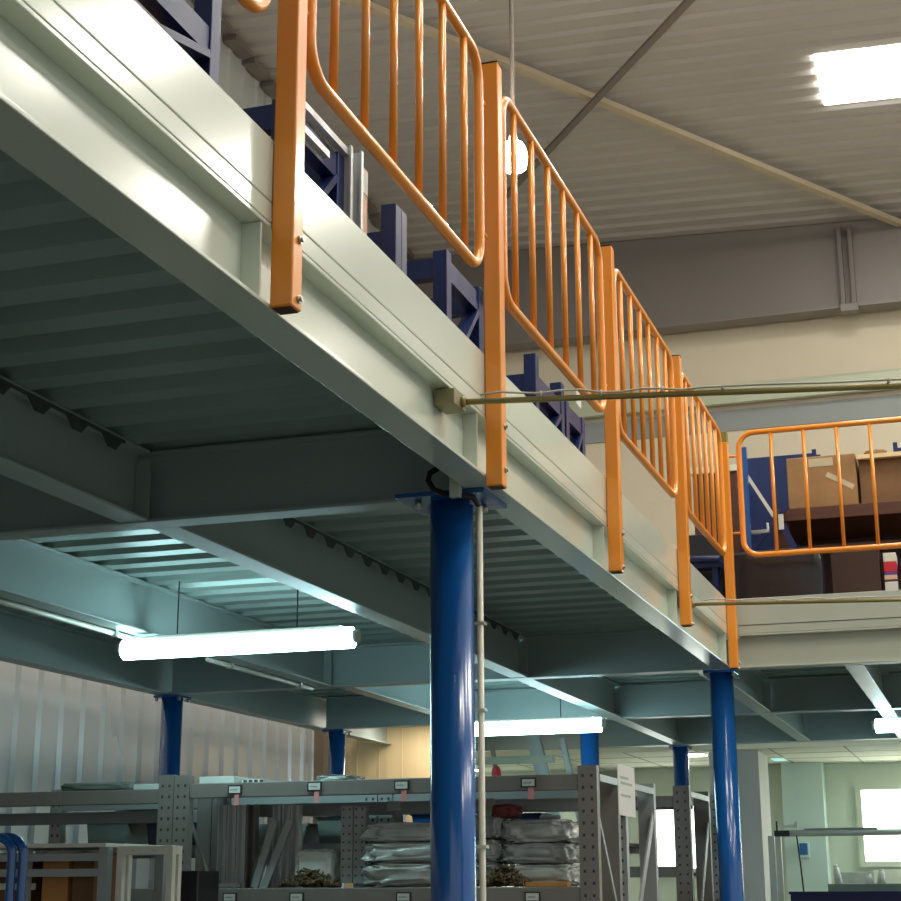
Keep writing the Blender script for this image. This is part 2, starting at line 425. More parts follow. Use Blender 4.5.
def rrect(u0, u1, v0, v1, r, n=7):
    pts = []
    for (cu, cv, a0) in ((u1-r, v1-r, 0), (u0+r, v1-r, 90), (u0+r, v0+r, 180), (u1-r, v0+r, 270)):
        for k in range(n+1):
            a = math.radians(a0+90*k/n); pts.append((cu+r*math.cos(a), cv+r*math.sin(a)))
    return pts
def panel(axis, c, a, e, z0, z1, label, nbar=6, end=.14):
    # closed round-tube frame with upright bars, drawn along an axis
    P = (lambda u, v: (c, u, v)) if axis == 'y' else (lambda u, v: (u, c, v))
    t = thing('railing_section', P((a+e)/2, z0), label, 'railing panel', 'orange railing panels')
    b = B(); b.tube([P(*q) for q in rrect(a, e, z0, z1, .085)], .0155, 14, closed=True); b.build('frame', M['orange'], t)
    for k in range(nbar):
        u = a+end+(e-a-2*end)*k/(nbar-1)
        b = B(); b.tube([P(u, z0+.006), P(u, z1-.006)], .0105, 10); b.build('baluster', M['orange'], t)
    for u, du in ((a, -1), (e, 1)):
        for zz in (z0+.13, z1-.13):
            b = B(); b.tube([P(u+du*.012, zz), P(u+du*.058, zz)], .007, 8); b.build('bracket', M['orange'], t)
    return t
RX = .0262
RZ0, RZ1 = 3.316, 4.003
panel('y', RX, -1.38, -.105, RZ0, RZ1, 'orange panel left of the largest post, only its rounded corner in view')
labs = ['orange panel between the largest post and the post above the blue column', 'second orange panel, behind the glowing bulb', 'third orange panel along the edge, crossed by the pole', 'narrow looking orange panel ending at the corner post']
for k in range(4):
    panel('y', RX, PY[k]+.115, PY[k+1]-.12, RZ0, RZ1, labs[k])
panel('x', 6.0, .10, 1.36, 3.352, 4.052, 'orange panel along the walkway facing the camera', 6, .18)

# ------------------------------------------------------------------ the two poles bolted to the edge beam
def pole(y, z, x1, dy, r, label, cable=True):
    t = thing('brass_pole', (.02, y, z), label, 'pole')
    b = B(); b.box(-.04, .018, y-.05, y+.05, z-.022, z+.022); b.build('bracket', M['bracket'], t, bevel=.003)
    b = B(); b.tube([(.018, y+.018, z), (.03, y+.018, z)], .016, 12); b.build('collar', M['pole'], t)
    b = B(); b.tube([(.018, y+.018, z), (x1, y+dy, z)], r, 12); b.build('rod', M['pole'], t)
    if cable:
        n = 40; pts = []
        for k in range(n+1):
            f = k/n; pts.append((.07+(x1-.07)*f, y+.018+(dy-.018)*f, z+r+.007+(.005*math.sin(k*1.7)+.003*math.sin(k*.6) if k < 11 else .001*math.sin(k))))
        b = B(); b.tube(pts, .0032, 6); b.build('wire', M['cable'], t)
        for k in (3, 6, 9, 12, 20, 30):
            p = pts[k]; b = B(); b.tube([(p[0], p[1], p[2]-.01), (p[0]+.003, p[1], p[2]+.006)], .004, 6); b.build('tie', M['cable'], t)
    return t
pole(1.20, 2.878, 2.2, .476, .0085, 'long brass pole crossing in front of the post above the blue column')
pole(4.72, 2.883, 2.4, .54, .0085, 'distant brass pole crossing the walkway edge at the corner', cable=True)

# ------------------------------------------------------------------ lamps
def fluorescent(x0, x1, y, z, label, wire=True, r=.048, m='tube'):
    t = thing('fluorescent_lamp', ((x0+x1)/2, y, z), label, 'lamp', 'fluorescent lamps under the deck')
    pr = []
    b = B(); b.tube([(x0, y, z), (x1, y, z)], r, 20); b.build('diffuser', M[m], t)
    b = B(); b.box(x0+.05, x1-.05, y-.03, y+.03, z+r-.012, z+r+.008); b.build('housing', M['white'], t, bevel=.004)
    for x in (x0-.008, x1+.008):
        b = B(); b.tube([(x-.02, y, z+.006), (x+.02, y, z+.006)], .03, 12); b.build('end_cap', M['bolt'], t)
    for x in (x0+.27, x1-.27):
        b = B(); b.tube([(x, y, z+r+.008), (x, y, DT)], .003, 6); b.build('wire', M['blackcable'], t)
    return t
fluorescent(-2.475, -1.335, 3.8, 2.662, 'long white fluorescent lamp hanging left of the nearest blue column')
fluorescent(-2.22, -1.11, 7.6, 2.612, 'white fluorescent lamp right of the nearest blue column')
fluorescent(.54, 1.75, 9.0, 2.672, 'fluorescent lamp at the right under the walkway')

def bulb(x, y, z, label, seen=True):
    t = thing('pendant_lamp', (x, y, z), label, 'lamp', 'bulb lamps hung from the roof')
    b = B(); b.lump((x, y, z-.01), (.165, .165, .20), 3, .03, 2, 3, .9); b.build('bulb', M['bulb'], t)
    b = B(); b.tube([(x, y, z+.085), (x, y, z+.15)], .035, 14, r1=.02); b.build('socket', M['white'], t)
    b = B(); b.tube([(x, y, z+.15), (x, y, roofz(x, y)+.01)], .014, 8); b.build('cord', M['brace_dark'], t)
    return t
bulb(-1.19, 6.0, 5.96, 'glowing white bulb hanging beside the second orange panel')
# the hall's other lamps, out of view, and one added fill light
def add_light(kind, loc, energy, color, size):
    l = bpy.data.lights.new('unseen_light', kind); l.energy = energy; l.color = color
    if kind == 'POINT': l.shadow_soft_size = size
    else: l.shape = 'RECTANGLE'; l.size = size; l.size_y = .12
    o = bpy.data.objects.new('unseen_light', l); C.objects.link(o); o.location = loc
for p in ((2.75, 5.9, 5.96), (2.6, 1.2, 6.1), (4.5, 9.6, 6.1)): add_light('POINT', p, 75, (1, .92, .80), .09)
add_light('AREA', (-2.8, 9.5, 2.9), 14, (1, .92, .78), 1.0)  # added unseen fill light behind the third cross beam, brightens the beige partition

# ------------------------------------------------------------------ stillages and goods on the mezzanine
def stillage(x0, x1, y0, y1, ztop, label, diag=True, rail=None):
    t = thing('steel_stillage', ((x0+x1)/2, (y0+y1)/2, FT), label, 'stillage', 'blue steel stillages on the mezzanine')
    w = .05
    for x in (x0, x1-w):
        for yy in (y0, y1-w):
            b = B(); b.box(x, x+w, yy, yy+w, FT, ztop); b.build('post', M['navy'], t, bevel=.003)
    rz = rail or ztop-.17
    for zz in (rz, FT+.1):
        for yy in (y0+.005, y1-w+.005):
            b = B(); b.box(x0+w, x1-w, yy, yy+.04, zz, zz+.07); b.build('rail', M['navy'], t)
        for x in (x0+.005, x1-w+.005):
            b = B(); b.box(x, x+.04, y0+w, y1-w, zz, zz+.07); b.build('rail', M['navy'], t)
    if diag:
        b = B(); b.bar((x1-.025, y0+w, FT+.2), (x1-.025, y1-w, rz), .02, .05, (1, 0, 0)); b.build('brace', M['navy'], t)
    b = B(); b.box(x0+.03, x1-.03, y0+.03, y1-.03, FT+.172, FT+.19); b.build('floor_plate', M['navy'], t)
    return t
stillage(-1.3, -.28, -.75, .295, 3.80, 'blue stillage at the upper left before the largest post', rail=3.48)
stillage(-1.25, -.29, .71, 1.10, 3.60, 'blue stillage behind the largest post with silver strips', rail=3.52)
stillage(-1.2, -.28, 1.49, 1.592, 3.625, 'slim blue stillage left of the post above the column', diag=False, rail=3.47)
stillage(-1.2, -.27, 1.95, 2.36, 3.65, 'blue stillage just left of the post above the column', rail=3.555)
stillage(-1.2, -.27, 3.05, 3.50, 3.635, 'blue stillage under the second orange panel', rail=3.485)
stillage(-1.2, -.27, 3.53, 3.86, 3.58, 'small blue stillage at the end of the second orange panel', rail=3.5)
# silver profiles standing on the deck, strips and cards
def strip(name, x0, x1, y0, y1, z0, z1, m, label, cat, bev=.002, group=None):
    b = B(); b.box(x0, x1, y0, y1, z0, z1)
    return tag(b.build(name, M[m], loc=((x0+x1)/2, (y0+y1)/2, z0), bevel=bev), label, cat, group)
def channel(name, x, y, z0, z1, w, d, m, label, cat='steel profile', group=None, mat2='hole', lean=0):
    # an upright C profile, web at the back, two flanges facing the viewer
    b = B(); b.prism([(x, y), (x+.006, y), (x+.006, y+d-.004), (x+w-.006, y+d-.004), (x+w-.006, y), (x+w, y), (x+w, y+d), (x, y+d)], 'z', z0, z1)
    if lean:
        for v in b.bm.verts: v.co.x += (v.co.z-z0)*lean
    return tag(b.build(name, M[m], loc=(x+w/2, y, z0)), label, cat, group)
channel('steel_profile', -.30, 1.085, FT, 3.63, .035, .015, 'steel', 'silver profile standing behind the kick plate, left of a pair', group='silver profiles behind the kick plate')
channel('steel_profile', -.30, 1.165, FT, 3.65, .035, .015, 'steel', 'silver profile standing behind the kick plate, right of a pair', group='silver profiles behind the kick plate')
b = B(); b.bar((-.285, .72, 3.612), (-.285, 1.11, 3.612), .02, .02, (1, 0, 0)); tag(b.build('steel_strip', M['steel'], loc=(-.285, .72, 3.6)), 'upper silver strip lying across the blue stillage', 'steel strip')
b = B(); b.bar((-.275, .72, 3.53), (-.275, .93, 3.53), .02, .02, (1, 0, 0)); tag(b.build('steel_strip', M['steel'], loc=(-.275, .72, 3.52)), 'lower silver strip in front of the blue stillage', 'steel strip')
t = thing('goods_box', (-.37, 1.37, FT), 'peach box with a bright white label behind the slim blue stillage', 'box')
b = B(); b.box(-.41, -.34, 1.31, 1.405, FT, 3.70); b.build('carton', M['peach'], t, bevel=.002)
b = B(); b.box(-.3395, -.3375, 1.33, 1.40, 3.615, 3.69); b.build('label', M['paper'], t)
b = B(); b.box(-.255, -.25, 2.32, 2.42, 3.60, 3.68)
for zz in (3.615, 3.63, 3.645, 3.66):
    b.mi = 1; b.box(-.2505, -.2495, 2.34, 2.40, zz, zz+.005)
tag(b.build('notice_sheet', [M['paper'], M['ink']], loc=(-.25, 2.4, 3.6)), 'white printed sheet fixed to blue stillage beside the post', 'notice')
strip('notice_sheet', -.262, -.258, 3.665, 3.75, 3.60, 3.68, 'paper', 'white sheet above the small blue stillage', 'notice', 0)
strip('goods_box', -.7, -.38, 2.03, 2.2, FT+.192, 3.50, 'maroon', 'reddish bundle inside the blue stillage left of the post', 'bundle')
strip('goods_box', -.6, -.36, 3.18, 3.36, FT+.192, 3.56, 'peach', 'peach parcel inside the stillage under the second panel', 'parcel')
strip('goods_box', -.6, -.36, 3.61, 3.76, FT+.192, 3.47, 'orange_wood', 'tan parcel inside the small blue stillage', 'parcel')
strip('goods_box', -.7, -.36, -.5, .2, FT+.192, 3.43, 'orange_wood', 'tan parcel inside the stillage at the upper left', 'parcel')

# ------------------------------------------------------------------ goods on the walkway
WY = 6.6
t = thing('wooden_table', (.75, WY+.3, FT), 'dark wooden table on the walkway carrying the cardboard boxes', 'table')
b = B(); b.box(.19, 2.2, WY, WY+.65, 3.66, 3.735); b.build('table_top', M['wood'], t, bevel=.004)
for x in (.22, 1.15, 2.1):
    b = B(); b.box(x, x+.06, WY+.03, WY+.09, FT, 3.66); b.build('leg', M['wood'], t)
    b = B(); b.box(x, x+.06, WY+.55, WY+.61, FT, 3.66); b.build('leg', M['wood'], t)
b = B(); b.box(.25, 2.1, WY+.6, WY+.62, FT+.1, 3.66); b.build('back_panel', M['wooddk'], t)
b = B(); b.box(.28, 2.1, WY+.12, WY+.15, 3.50, 3.53); b.build('rail', M['wood'], t)
t = thing('cardboard_box', (.49, WY+.2, 3.735), 'cardboard box with shiny tape on the wooden table', 'box', 'cardboard boxes on the table')
b = B(); b.box(.29, .69, WY+.02, WY+.40, 3.736, 4.045); b.build('carton', M['card'], t, bevel=.006)
b = B(); b.box(.42, .56, WY+.018, WY+.0195, 3.98, 4.03); b.build('tape', M['tape'], t)
b = B(); b.bar((.52, WY+.0185, 3.93), (.67, WY+.0185, 3.84), .002, .03, (0, 0, 1)); b.build('tape', M['tape'], t)
strip('cardboard_box', .705, 1.25, WY+.04, WY+.40, 3.736, 4.0, 'carddark', 'darker brown cardboard box at the right of the taped one', 'box', .006, 'cardboard boxes on the table')
t = thing('light_board', (1.1, WY+.2, 4.002), 'pale board lying on the darker cardboard box', 'board')
b = B(); b.box(.70, 1.5, WY+.0, WY+.42, 4.002, 4.027); b.build('panel', M['cream_board'], t)
b = B(); b.lump((.80, WY+.15, 4.055), (.14, .1, .06), 5, .2, 3, 3, .9, 4.028); tag(b.build('cloth_scrap', M['carddark'], loc=(.8, WY+.15, 4.028)), 'small brown scrap on the pale board', 'scrap')
t = thing('hand_clamp', (.96, WY+.12, 4.028), 'blue hand clamp lying on the pale board', 'clamp')
b = B(); b.box(.905, .93, WY+.1, WY+.14, 4.028, 4.11); b.build('jaw', M['navy'], t); b = B(); b.box(.93, 1.1, WY+.1, WY+.14, 4.045, 4.075); b.build('bar', M['navy'], t)
b = B(); b.box(.435, .46, WY+.1, WY+.14, 4.046, 4.11); b.box(.46, .485, WY+.1, WY+.14, 4.046, 4.075); tag(b.build('small_hook', M['navy'], loc=(.45, WY+.12, 4.046)), 'small blue hook standing on the taped cardboard box', 'hook')
# blue trolley standing upright left of the boxes
t = thing('folding_trolley', (.15, WY-.1, FT), 'blue folding trolley with crossed braces left of the cardboard boxes', 'trolley')
b = B(); b.box(.045, .078, WY-.12, WY-.085, FT, 4.10); b.build('upright', M['blue'], t)
b = B(); b.box(.08, .17, WY-.12, WY-.1, 3.6, 3.64); b.build('rail', M['navy'], t)
b = B(); b.bar((.05, WY-.07, 3.97), (.21, WY-.07, 3.68), .012, .02, (0, 0, 1)); b.build('strut', M['white'], t)
b = B(); b.bar((.06, WY-.06, 3.48), (.29, WY-.06, 3.74), .015, .03, (0, 0, 1)); b.build('strut', M['navy'], t)
b = B(); b.bar((.24, WY-.05, 3.66), (.33, WY-.05, 3.45), .015, .04, (0, 0, 1)); b.build('strut', M['navy'], t)
b = B(); b.lump((.12, WY-.06, 3.615), (.13, .02, .07), 2, .05, 2, 3, .6); b.build('label', M['paper'], t)
b = B(); b.box(.235, .265, WY-.07, WY-.062, 3.60, 3.69); b.build('label', M['paper'], t)
strip('navy_panel', -.055, .41, 7.28, 7.31, FT, 4.24, 'navy', 'dark navy panel standing behind the taped cardboard box', 'panel', .003)
# low crates
b = B(); b.lump((.235, WY-.32, 3.225), (.54, .24, .38), 4, .03, 3, 4, .3, FT)
tag(b.build('wrapped_crate', M['black'], loc=(.19, WY-.32, FT)), 'black plastic wrapped crate on the walkway behind the railing', 'crate')
t = thing('brown_cabinet', (.6, WY-.1, FT), 'dark brown cabinet under the table on the walkway', 'cabinet')
b = B(); b.box(.535, .80, WY-.28, WY-.02, FT, 3.42); b.build('body', M['wooddk'], t, bevel=.004)
for mm, z0, z1, lab in (('paper', 3.169, 3.22, 'lowest white box of the small stack beside the brown cabinet'), ('wooddk', 3.2205, 3.232, 'thin dark tray, second from the bottom of the small stack'), ('peach', 3.2325, 3.258, 'thin pale box in the middle of the small stack'), ('violet', 3.2585, 3.275, 'thin violet box below the red box of the small stack'), ('red', 3.2755, 3.332, 'red box in the small stack beside the brown cabinet'), ('white', 3.3325, 3.383, 'top white box of the small stack')):
    strip('goods_box', .82, .89, WY-.26, WY-.1, z0, z1, mm, lab, 'box', .003, 'small boxes stacked by the cabinet')
strip('goods_box', .912, 1.2, WY-.26, WY-.05, FT, 3.34, 'violet', 'violet box at the right of the small stack', 'box')
strip('goods_box', .815, .905, WY-.27, WY-.08, FT, 3.1685, 'wooddk', 'dark box carrying the small stack of boxes', 'box')
# blue pallet and dark bin left of the corner post
b = B(); b.box(-.24, -.05, 6.10, 6.22, 3.32, 3.36); b.tube([(-.24, 6.09, 3.37), (-.05, 6.09, 3.36)], .02, 10)
b.box(-.22, -.19, 6.12, 6.2, FT, 3.32); b.box(-.1, -.07, 6.12, 6.2, FT, 3.32)
tag(b.build('blue_trestle', M['navy'], loc=(-.15, 6.15, FT)), 'low dark blue trestle left of the orange corner post', 'trestle')
t = thing('dark_bin', (-.5, 6.3, FT), 'black bin behind the narrow orange panel', 'bin')
b = B(); b.box(-.28, -.05, 6.32, 6.6, FT, 3.56); b.build('body', M['black'], t, bevel=.01)
t = thing('wooden_crate', (-.5, 6.9, FT), 'dark brown crate behind the black bin', 'crate')
b = B(); b.box(-.29, -.02, 6.72, 7.1, FT, 4.02); b.build('body', M['wood'], t, bevel=.006)
b = B(); b.box(-.30, -.01, 6.71, 7.11, 4.021, 4.06); b.build('lid', M['white'], t)

# ------------------------------------------------------------------ racking below
def upright(b, x0, x1, y0, y1, z1, holes=True):
    # perforated steel upright: open channel with two columns of slots in its front web
    b.mi = 0
    b.prism([(x0, y0), (x1, y0), (x1, y1), (x1-.004, y1), (x1-.004, y0+.004), (x0+.004, y0+.004), (x0+.004, y1), (x0, y1)], 'z', 0, z1)
    if holes:
        b.mi = 1; n = 0
        z = 1.25
        while z < z1-.03:
            for xx in (x0+(x1-x0)*.27, x0+(x1-x0)*.73):
                b.box(xx-.0055, xx+.0055, y0-.0008, y0+.0003, z, z+.013)
            z += .05
    b.mi = 0
RY = 4.1
t = thing('shelving_rack', (-1.35, RY, 0), 'long grey shelving rack in front with two shelf levels', 'shelving rack')
RX0, RX1 = -2.43, -.40
for (x0, x1, z1) in ((-2.43, -2.352, 2.108), (-2.348, -2.27, 2.104), (-.402, -.318, 2.10), (-4.3, -4.22, 2.1)):
    b = B(); upright(b, x0, x1, RY, RY+.05, z1); b.build('upright', [M['rack'], M['hole']], t)
    b = B(); upright(b, x0, x1, RY+.40, RY+.45, z1, False); b.build('upright', [M['rack'], M['hole']], t)
for x in (-.325, -2.275):
    b = B(); b.bar((x, RY+.05, 2.05), (x, RY+.40, 2.05), .02, .03); b.build('brace', M['racklt'], t)
    b = B(); b.bar((x, RY+.05, 1.88), (x, RY+.40, 1.45), .008, .022); b.build('brace', M['racklt'], t)
    b = B(); b.bar((x, RY+.05, 1.2), (x, RY+.40, 1.42), .008, .022); b.build('brace', M['racklt'], t)
for (x0, x1) in ((-4.22, -2.432), (-2.268, -.404)):
    for zt, hh in ((2.065 if x0 > -3 else 2.045, .068), (1.592, .09)):
        b = B(); b.box(x0, x1, RY+.003, RY+.035, zt-hh, zt); b.build('beam', M['rack'], t, bevel=.004)
        b = B(); b.box(x0, x1, RY+.41, RY+.442, zt-.14, zt-.08); b.build('beam', M['racklt'], t, bevel=.004)
        b = B(); b.box(x0, x1, RY+.037, RY+.408, zt-.026, zt-.008); b.build('shelf', M['shelf'], t)
def holder(x, z, w=.07, h=.042, pink=True, y=RY+.001, dx=0):
    b = B(); b.box(x-w/2, x+w/2, y-.006, y, z-h/2, z+h/2); hd = b.build('label_holder', M['frameblack'], t)
    b = B(); b.box(x-w/2+.007, x+w/2-.007, y-.0075, y-.006, z-h/2+.006, z+h/2-.006)
    b.mi = 1; b.box(x-w*.3, x+w*.2, y-.0082, y-.0074, z-.004, z+.003); b.build('card', [M['paper'], M['ink']], hd)
    if pink:
        b = B(); b.box(x+dx-.012, x+dx+.012, y-.004, y-.001, z-h/2-.05, z-h/2); b.build('tag', M['pink'], t)
for x, z, pk in ((-2.033, 2.032, True), (-1.633, 2.038, True), (-1.211, 2.034, True), (-.622, 2.032, True), (-2.042, 1.552, False), (-1.711, 1.552, False), (-1.2, 1.552, False), (-.612, 1.552, False)):
    holder(x, z, pink=pk, dx=.01)
for x, z, w, mm in ((-1.40, 1.965, .065, 'paper'), (-.93, 1.968, .06, 'paper'), (-.935, 1.93, .03, 'green_tag')):
    b = B(); b.box(x-w/2, x+w/2, RY+.404, RY+.409, z-.022, z+.022); b.build('card', M[mm], t)
# rack behind, back to back
t = thing('shelving_rack', (-1.35, 4.66, 0), 'grey shelving rack standing back to back with the front one', 'shelving rack')
for (x0, x1) in ((-.40, -.318), (-2.43, -2.35), (-1.62, -1.545), (-1.54, -1.465), (-3.36, -3.29)):
    for y0 in (4.66, 5.32):
        if x0 in (-1.62, -1.54) and y0 > 5: continue
        b = B(); upright(b, x0, x1, y0, y0+.05, 2.09, y0 < 5); b.build('upright', [M['racklt'], M['hole']], t)
b = B(); b.bar((-.325, 4.71, 2.05), (-.325, 5.32, 2.05), .02, .03); b.build('brace', M['racklt'], t)
b = B(); b.bar((-.325, 5.32, 1.93), (-.325, 4.75, 1.3), .008, .05); b.build('brace', M['racklt'], t)
b = B(); b.bar((-2.355, 4.71, 2.05), (-2.355, 5.32, 2.05), .02, .03); b.build('brace', M['racklt'], t)
for (x0, x1) in ((-3.29, -2.43), (-2.35, -1.622), (-1.463, -.404)):
    for zt in (2.03, 1.80, 1.52):
        b = B(); b.box(x0, x1, 4.665, 4.695, zt-.05, zt); b.build('beam', M['racklt'], t)
        b = B(); b.box(x0, x1, 5.325, 5.355, zt-.05, zt); b.build('beam', M['racklt'], t)
        b = B(); b.box(x0, x1, 4.70, 5.32, zt-.02, zt-.004); b.build('shelf', M['shelf'], t)
b = B(); b.box(-.3165, -.3135, 4.50, 4.86, 1.905, 2.135)
b.mi = 1
for zz, yy in ((2.07, 4.72), (2.045, 4.8), (1.99, 4.76)): b.box(-.3136, -.3128, 4.55, yy, zz, zz+.012)
tag(b.build('notice_plate', [M['paper'], M['ink']], loc=(-.315, 4.68, 1.9)), 'white printed plate on the end of the shelving rack', 'notice')
# third rack row
t = thing('shelving_rack', (-.9, 6.5, 0), 'grey shelving rack further back near the corner column', 'shelving rack')
for (x0, x1) in ((-.445, -.352), (-2.4, -2.32)):
    b = B(); upright(b, x0, x1, 6.5, 6.55, 2.145); b.build('upright', [M['rack'], M['hole']], t)
    b = B(); upright(b, x0, x1, 7.15, 7.2, 2.145, False); b.build('upright', [M['rack'], M['hole']], t)
b = B(); b.bar((-.36, 6.55, 2.10), (-.36, 7.15, 2.10), .02, .03); b.build('brace', M['racklt'], t)
b = B(); b.bar((-.36, 7.15, 1.95), (-.36, 6.6, 1.2), .008, .05); b.build('brace', M['racklt'], t)
for zt in (2.09, 1.70):
    b = B(); b.box(-2.32, -.447, 6.503, 6.53, zt-.06, zt); b.build('beam', M['rack'], t)
    b = B(); b.box(-2.32, -.447, 6.53, 7.15, zt-.05, zt-.03); b.build('shelf', M['shelf'], t)
t = thing('shelving_rack', (-.28, 7.6, 0), 'grey rack end frame half hidden behind the corner column', 'rack frame')
for y0 in (7.6, 8.2):
    b = B(); upright(b, -.42, -.34, y0, y0+.05, 2.15); b.build('upright', [M['racklt'], M['hole']], t)
b = B(); b.bar((-.35, 7.65, 2.1), (-.35, 8.2, 2.1), .02, .03); b.build('brace', M['racklt'], t)
b = B(); b.bar((-.35, 7.65, 1.9), (-.35, 8.2, 1.3), .01, .04); b.build('brace', M['racklt'], t)
b = B(); b.bar((-.332, 7.62, 2.11), (-.332, 7.75, 1.93), .07, .006, (1, 0, 0)); tag(b.build('white_sleeve', M['paper'], loc=(-.33, 7.65, 1.95)), 'white sheet clipped to the rack frame beside the corner column', 'sheet')

# goods on the shelf
SZ = 1.592
labs = ['leftmost upright steel profile beside the wide rack post', 'second upright steel profile from the wide rack post', 'third upright steel profile from the wide rack post', 'fourth upright steel profile with rusty inner side']
for k, x in enumerate((-2.215, -2.165, -2.115, -2.065)):
    channel('steel_profile', x, 4.3, SZ, 1.975, .044, .045, 'steel' if k < 3 else 'rack', labs[k], group='steel profiles standing on the shelf')
for k, x in enumerate((-1.945, -1.895, -1.85)):
    channel('steel_profile', x, 4.33, SZ, 1.97, .04, .045, 'steel', ['left', 'middle', 'right'][k]+' steel profile of the three behind the leaning flat bars', group='steel profiles behind the leaning bars')
for k, (xa, xb) in enumerate(((-2.0, -1.905), (-1.95, -1.825))):
    b = B(); b.bar((xa, 4.27, SZ+.004), (xb, 4.27, 1.90), .02, .035, (1, 0, 0))
    tag(b.build('flat_bar', M['racklt'], loc=(xa, 4.27, SZ)), ['left of two pale flat bars leaning on the shelf', 'right of two pale flat bars leaning on the shelf'][k], 'flat bar', 'leaning flat bars')
b = B(); b.bar((-2.24, 4.22, SZ+.01), (-2.05, 4.22, SZ+.014), .02, .016); tag(b.build('flat_bar', M['rack'], loc=(-2.2, 4.22, SZ)), 'flat bar lying at the foot of the steel profiles', 'flat bar')
for k, x in enumerate((-1.575, -1.512)):
    b = B(); b.mi = 0; b.prism([(x, 4.28), (x+.058, 4.28), (x+.058, 4.32), (x+.054, 4.32), (x+.054, 4.284), (x+.004, 4.284), (x+.004, 4.32), (x, 4.32)], 'z', SZ+.02, 1.955)
    b.mi = 1
    for j in range(9):
        for dx in (.012, .042): b.box(x+dx-.004, x+dx+.004, 4.279, 4.2803, SZ+.05+j*.037, SZ+.058+j*.037)
    tag(b.build('perforated_post', [M['racklt'], M['hole']], loc=(x, 4.28, SZ)), ['left', 'right'][k]+' of two pale perforated posts beside the plastic bundles', 'post', 'perforated posts on the shelf')
def bag(x0, x1, z0, z1, y0, y1, seed, m, label, name='plastic_bundle', cat='bundle', amp=.16, group='plastic wrapped bundles on the shelf'):
    b = B(); b.lump(((x0+x1)/2, (y0+y1)/2, (z0+z1)/2), (x1-x0, y1-y0, z1-z0), seed, amp, 3.2, 5, .5, z0)
    for v in b.bm.verts: v.co.z = max(v.co.z, z0)
    return tag(b.build(name, M[m], loc=((x0+x1)/2, (y0+y1)/2, z0)), label, cat, group)
bag(-1.45, -.98, 1.593, 1.70, 4.2, 4.46, 3, 'plastic', 'lowest plastic bundle left of the blue column')
bag(-1.46, -1.0, 1.70, 1.79, 4.2, 4.46, 5, 'plastic', 'middle plastic bundle left of the blue column')
bag(-1.45, -1.0, 1.79, 1.875, 4.2, 4.46, 8, 'plastic', 'topmost plastic bundle left of the blue column')
bag(-.96, -.80, 1.593, 1.70, 4.22, 4.46, 11, 'plastic_dark', 'lowest grey bundle right of the blue column')
bag(-.97, -.80, 1.70, 1.80, 4.22, 4.46, 12, 'plastic_dark', 'middle grey bundle right of the blue column')
bag(-.96, -.79, 1.80, 1.90, 4.22, 4.46, 13, 'plastic_dark', 'topmost grey bundle right of the blue column')
bag(-.78, -.47, 1.593, 1.69, 4.22, 4.46, 15, 'plastic', 'lowest of the three bundles beside the right rack post')
bag(-.79, -.47, 1.69, 1.78, 4.22, 4.46, 17, 'plastic_dark', 'middle of the three bundles beside the right rack post')
bag(-.79, -.46, 1.78, 1.88, 4.22, 4.46, 19, 'plastic', 'topmost of the three bundles beside the right rack post')
bag(-1.80, -1.61, 1.593, 1.765, 4.25, 4.44, 21, 'film', 'pale translucent bag behind the brown fittings', 'plastic_bag', 'bag', .08, None)
bag(-.84, -.73, 1.892, 1.95, 4.24, 4.4, 23, 'maroon', 'maroon cloth tucked on top of the bundles', 'folded_cloth', 'cloth', .15, None)
def tangle(cx, cy, w, d, h, n, label):
    b = B()
    for k in range(n):
        u, v = random.uniform(-1, 1), random.uniform(-1, 1)
        hz = h*max(.08, (1-u*u)*(1-.6*v*v))*random.random()
        p = Vector((cx+u*w/2, cy+v*d/2, SZ+.012+hz)); a = Vector((random.uniform(-1, 1), random.uniform(-1, 1), random.uniform(-.5, .5))).normalized()*random.uniform(.012, .024)
        q0, q1 = p-a, p+a
        q0.z = max(q0.z, SZ+.007); q1.z = max(q1.z, SZ+.007)
        b.tube([q0, q1], .0055, 6)
    o = b.build('metal_fittings', M['brownbits'], loc=(cx, cy, SZ)); return tag(o, label, 'fittings', None, 'stuff')
tangle(-1.69, 4.2, .26, .1, .075, 260, 'heap of small brown fittings below the translucent bag')
tangle(-.76, 4.185, .22, .08, .08, 220, 'heap of small brown fittings before the grey bundles')
strip('wooden_board', -.66, -.47, 4.15, 4.21, SZ, SZ+.022, 'orange_wood', 'thin orange brown board beside the right heap of fittings', 'board')
# on top of the rack
strip('white_board', -2.24, -2.06, 4.14, 4.5, 2.066, 2.098, 'whiteboard', 'white panel lying on top of the rack near the wide post', 'panel')
b = B(); b.box(-2.05, -1.94, 4.2, 4.5, 2.066, 2.086)
b.mi = 1
for k in range(4): b.box(-2.04+k*.028, -2.022+k*.028, 4.199, 4.2005, 2.070, 2.082)
tag(b.build('slotted_rail', [M['whiteboard'], M['hole']], loc=(-2, 4.3, 2.066)), 'slotted white rail beside the white panel on the rack', 'rail')
bag(-1.68, -1.50, 2.063, 2.098, 4.2, 4.42, 31, 'plastic_dark', 'grey film bundle on top of the rack before the partition', 'plastic_bag', 'bag', .12, None)
bag(-3.05, -2.62, 2.046, 2.092, 4.2, 4.45, 33, 'greybench', 'flat grey green bundle on the left rack top', 'flat_bundle', 'bundle', .05, None)
strip('white_board', -2.62, -2.46, 4.2, 4.45, 2.046, 2.075, 'whiteboard', 'white panel on the left rack top beside the post', 'panel')
